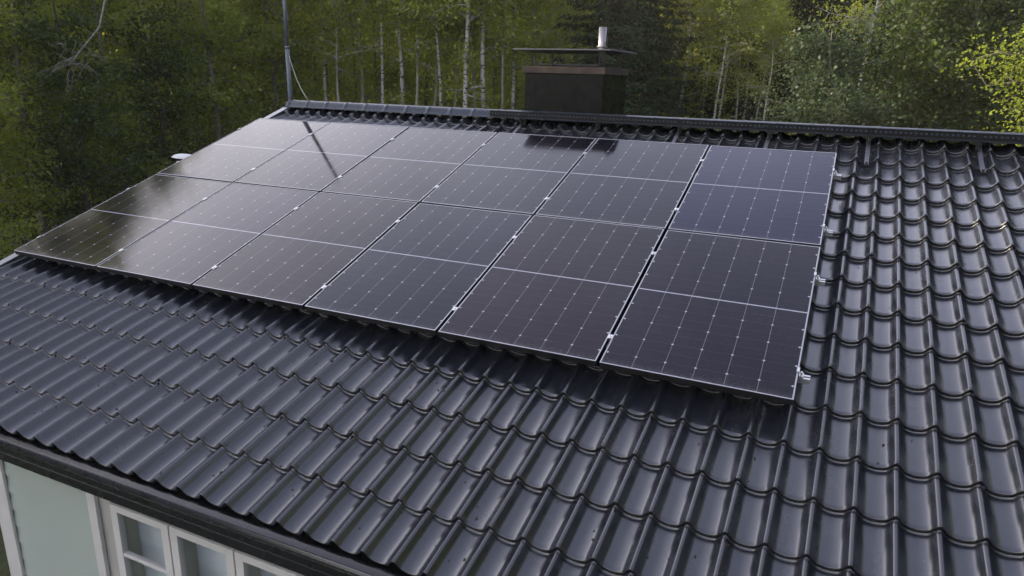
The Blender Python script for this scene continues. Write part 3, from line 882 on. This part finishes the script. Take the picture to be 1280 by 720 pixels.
# dark spruces behind and beyond the chimney
SL = 'dark spruce in the shaded wood behind the chimney and ridge'
GS = 'dark spruces behind the ridge'
for px, dist, v, s in [(755, 24, 0, 1.), (805, 27, 1, 1.05), (850, 33, 0, 1.1), (905, 36, 1, 1.2), (955, 33, 0, 1.1), (1010, 31, 1, 1.1), (1065, 34, 0, 1.1), (1120, 32, 1, 1.1),
                       (1175, 30, 0, 1.), (1235, 32, 1, 1.2), (1290, 30, 0, 1.1), (780, 38, 1, 1.2), (880, 42, 0, 1.2), (980, 40, 1, 1.2), (1090, 42, 0, 1.2), (1200, 40, 1, 1.2),
                       (1345, 28, 1, 1.1), (40, 40, 0, 1.2), (130, 43, 1, 1.2), (220, 44, 0, 1.2)]:
    tree('spruce', v, px, dist, SL if px > 700 else 'dark spruce deep in the wood beyond the gable', GS if px > 700 else 'spruces deep beyond the gable', s)
BL = 'thin white birch standing before the dark spruces beyond the chimney'
for px, dist, v, s in [(853, 28, 1, .8), (884, 31, 1, .7), (899, 27, 0, .68), (906, 28, 1, .78), (927, 29, 0, .62), (938, 30.5, 1, .8), (953, 29, 1, .65), (967, 27, 0, .58)]:
    tree('birch', v, px, dist, BL, 'thin birches beyond the chimney', s, tilt=random.uniform(-.02, .02))
tree('birch', 0, 1083, 25, 'birch with a leafy low spray behind the rounded grey-green young tree', None, .95)
# trees and bushes close behind the ridge
tree('sapling', 1, 1040, 19.5, 'rounded grey-green young tree close behind the ridge', None, 1.02)
tree('bush', 1, 992, 18.4, 'bush coloured yellow for low sunlight close behind the ridge against the grey-green young tree', None, 1.25)  # sunlit side of the growth given as yellow leaf colour
tree('bush', 1, 872, 21.5, 'small yellow-brown bush behind the ridge under the thin birches', None, .72)
tree('bush', 1, 962, 21, 'small yellow-tinged bush behind the ridge beside the last thin birch', None, .7)
tree('sapling', 0, 1150, 21, 'feathery green young tree behind the ridge with a dark bush before it', None, 1.2)
tree('sapling', 0, 1205, 22.5, 'tall feathery green young tree behind the ridge near the yellow maple', None, 1.3)
tree('bush', 2, 1133, 18.0, 'dark grey-leaved bush standing up in front of the feathery green trees', None, 1.0)
tree('bush', 0, 1235, 18.5, 'green bush behind the ridge below the yellow maple', None, .95)
tree('bush', 3, 1090, 19.0, 'dark low bush between the rounded young tree and the feathery trees', None, .9)
tree('maple', 0, 1448, 15.5, 'sunlit yellow-green maple at the edge of the wood past the roof', None, .92)
tree('leafy', 0, 838, 30, 'tree with yellow-lit leaves beside the spruce behind the chimney', None, 1.1)

# hanging bare twigs among the leaves
mb = MB(); g = np.random.default_rng(5)
bx, by = pos(78, 15.8); bz = 5.15
for k in range(18):
    d = g.normal(size=3)*np.array([.8, .8, .45])+np.array([0, 0, -.15]); d /= np.linalg.norm(d); q = np.array([bx+g.uniform(-.35, .35), by, bz+g.uniform(-.25, .3)]); pp = [q]
    for s in range(6):
        d = d+g.normal(size=3)*.32+np.array([0, 0, -.18]); d /= np.linalg.norm(d); q = q+d*g.uniform(.05, .17); pp.append(q)
    mb.tube(pp, [.009*(1-.13*s) for s in range(7)], 4, cap=False)
mb.tube([(bx-.9, by+1.6, bz+1.6), (bx-.35, by+.8, bz+.55), (bx, by, bz)], [.02, .015, .010], 6)
o = mb.build('bare_branch', BK['aspen']); tag(o, 'bare pale drooping branch hanging among the leafy trees beyond the gable', 'branch')

# ground cover under the wood
g = np.random.default_rng(9)
n = 70000
px = g.uniform(-150, 1400, n); dist = 15+g.random(n)**1.3*30
az = R(-24.6)+np.arctan((px-640)/950)
x = CAMX+dist*np.sin(az); y = CAMY+dist*np.cos(az)
ok = ~((x > -1.5) & (x < 15) & (y < 11.5)); x, y = x[ok], y[ok]
hh = .9*(.35+.65*(.5+.5*np.sin(x*.8+1.7*np.sin(y*.6)))*(.5+.5*np.cos(y*.9)))
C = np.c_[x, y, gz_(x, y)+g.random(len(x))*hh]
V, F = leaves(C, .17, g)
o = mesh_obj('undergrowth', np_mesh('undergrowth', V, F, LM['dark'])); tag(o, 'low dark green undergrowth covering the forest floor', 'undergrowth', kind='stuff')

# the deep wood behind, one mass of foliage and stems
n = 240000
az = R(-100)+g.random(n)*R(125); dist = g.uniform(48, 74, n)
x = CAMX+dist*np.sin(az); y = CAMY+dist*np.cos(az)
top_ = 11.5+1.2*np.sin(az*23)+.8*np.sin(az*57+1)
z = gz_(x, y)+g.random(n)**.8*top_
V, F = leaves(np.c_[x, y, z], .66, g, .8, .1)
o = mesh_obj('deep_woods', np_mesh('deep_woods', V, F, LM['olive'])); tag(o, 'dark green mass of the deep wood behind the nearer trees', 'woods', kind='stuff')

# soft evening air over the whole place
mb = MB(); mb.box(-75, 85, -60, 95, -1.2, 27)
hz = D.materials.new('evening_air'); hz.use_nodes = True; ht = hz.node_tree; ht.nodes.clear()
ho = ht.nodes.new('ShaderNodeOutputMaterial'); hv = ht.nodes.new('ShaderNodeVolumePrincipled')
hv.inputs['Color'].default_value = (.97, .96, .74, 1); hv.inputs['Density'].default_value = HAZE; hv.inputs['Anisotropy'].default_value = .3
ht.links.new(hv.outputs[0], ho.inputs['Volume'])
o = mb.build('haze', hz); tag(o, 'thin evening haze hanging in the air among the trees', 'haze', kind='stuff')

# ------------------------------------------------------------------ camera, light
cam = D.objects.new('camera', D.cameras.new('camera')); COL.objects.link(cam)
cam.location = (CAMX, CAMY, CAMZ)
Rz = Matrix.Rotation(R(24.4857), 4, 'Z') @ Matrix.Rotation(R(73.4812), 4, 'X') @ Matrix.Rotation(R(1.4591), 4, 'Z')
cam.rotation_euler = Rz.to_euler()
cam.data.sensor_width = 36; cam.data.lens = 888.433/1280*36
cam.data.clip_start = .05; cam.data.clip_end = 2000
SC.camera = cam

SUN_AZ, SUN_EL = R(-102), R(25)      # azimuth clockwise from +y
sd = Vector((math.sin(SUN_AZ)*math.cos(SUN_EL), math.cos(SUN_AZ)*math.cos(SUN_EL), math.sin(SUN_EL)))
sl = D.lights.new('sun', 'SUN'); sl.energy = 5.0; sl.angle = R(.5); sl.color = (1., .86, .64)
so = D.objects.new('sun', sl); COL.objects.link(so); so.rotation_euler = (-sd).to_track_quat('-Z', 'Y').to_euler(); so.location = (-20, 0, 20)

w = D.worlds.new('World'); SC.world = w; w.use_nodes = True
t = w.node_tree; t.nodes.clear()
out = t.nodes.new('ShaderNodeOutputWorld'); bg = t.nodes.new('ShaderNodeBackground'); bg.inputs[1].default_value = .10
sky = t.nodes.new('ShaderNodeTexSky'); sky.sky_type = 'NISHITA'; sky.sun_disc = False
sky.sun_elevation = SUN_EL; sky.sun_rotation = SUN_AZ
tc = t.nodes.new('ShaderNodeTexCoord')
nz = t.nodes.new('ShaderNodeTexNoise'); nz.inputs['Scale'].default_value = 2.6; nz.inputs['Detail'].default_value = 4
t.links.new(tc.outputs['Generated'], nz.inputs['Vector'])
mr = t.nodes.new('ShaderNodeMapRange'); mr.inputs[1].default_value = .30; mr.inputs[2].default_value = .62; mr.inputs[3].default_value = .72; mr.inputs[4].default_value = 1.0
t.links.new(nz.outputs['Fac'], mr.inputs[0])
mx_ = t.nodes.new('ShaderNodeMix'); mx_.data_type = 'RGBA'
t.links.new(mr.outputs[0], mx_.inputs[0]); t.links.new(sky.outputs[0], mx_.inputs[6]); 
# bright evening haze low in the sky, most of it on the sun's side, greyer overhead
def mth(op, a, b):
    n_ = t.nodes.new('ShaderNodeMath'); n_.operation = op
    for k_, v_ in ((0, a), (1, b)):
        if isinstance(v_, bpy.types.NodeSocket): t.links.new(v_, n_.inputs[k_])
        else: n_.inputs[k_].default_value = v_
    return n_.outputs[0]
nrm = t.nodes.new('ShaderNodeVectorMath'); nrm.operation = 'NORMALIZE'; t.links.new(tc.outputs['Generated'], nrm.inputs[0])
sx = t.nodes.new('ShaderNodeSeparateXYZ'); t.links.new(nrm.outputs[0], sx.inputs[0])
dt = t.nodes.new('ShaderNodeVectorMath'); dt.operation = 'DOT_PRODUCT'; t.links.new(nrm.outputs[0], dt.inputs[0]); dt.inputs[1].default_value = (math.sin(SUN_AZ), math.cos(SUN_AZ), 0)
oz = mth('SUBTRACT', 1., mth('MAXIMUM', sx.outputs[2], .42))
lum = mth('ADD', 5.0, mth('MULTIPLY', mth('MULTIPLY', mth('MULTIPLY', oz, oz), 44.), mth('ADD', .84, mth('MULTIPLY', mth('MINIMUM', dt.outputs['Value'], .0), .55))))
lum = mth('ADD', lum, mth('MULTIPLY', mth('MULTIPLY', oz, mth('MAXIMUM', dt.outputs['Value'], 0.)), 2.))
lum = mth('MULTIPLY', lum, mth('ADD', 1., mth('MULTIPLY', dt.outputs['Value'], .48)))
vm = t.nodes.new('ShaderNodeVectorMath'); vm.operation = 'SCALE'; 
tint = t.nodes.new('ShaderNodeMix'); tint.data_type = 'RGBA'; tint.inputs[6].default_value = (.88, .95, 1.34, 1); tint.inputs[7].default_value = (1.07, .985, .95, 1)
t.links.new(mth('MULTIPLY', mth('MULTIPLY', oz, 1.75), mth('ADD', .45, mth('MULTIPLY', dt.outputs['Value'], .55))), tint.inputs[0]); tint.clamp_factor = True; t.links.new(tint.outputs[2], vm.inputs[0])
t.links.new(lum, vm.inputs['Scale']); t.links.new(vm.outputs[0], mx_.inputs[7])
t.links.new(mx_.outputs[2], bg.inputs[0]); t.links.new(bg.outputs[0], out.inputs[0])

SC.render.engine = 'CYCLES'
SC.cycles.max_bounces = 6; SC.cycles.diffuse_bounces = 2; SC.cycles.transmission_bounces = 4; SC.cycles.glossy_bounces = 3
SC.cycles.caustics_reflective = False; SC.cycles.caustics_refractive = False
SC.cycles.sample_clamp_indirect = 4
SC.cycles.use_denoising = True
vs_ = SC.view_settings; vs_.view_transform = 'Standard'; vs_.look = 'None'; vs_.gamma = 1; vs_.exposure = .9
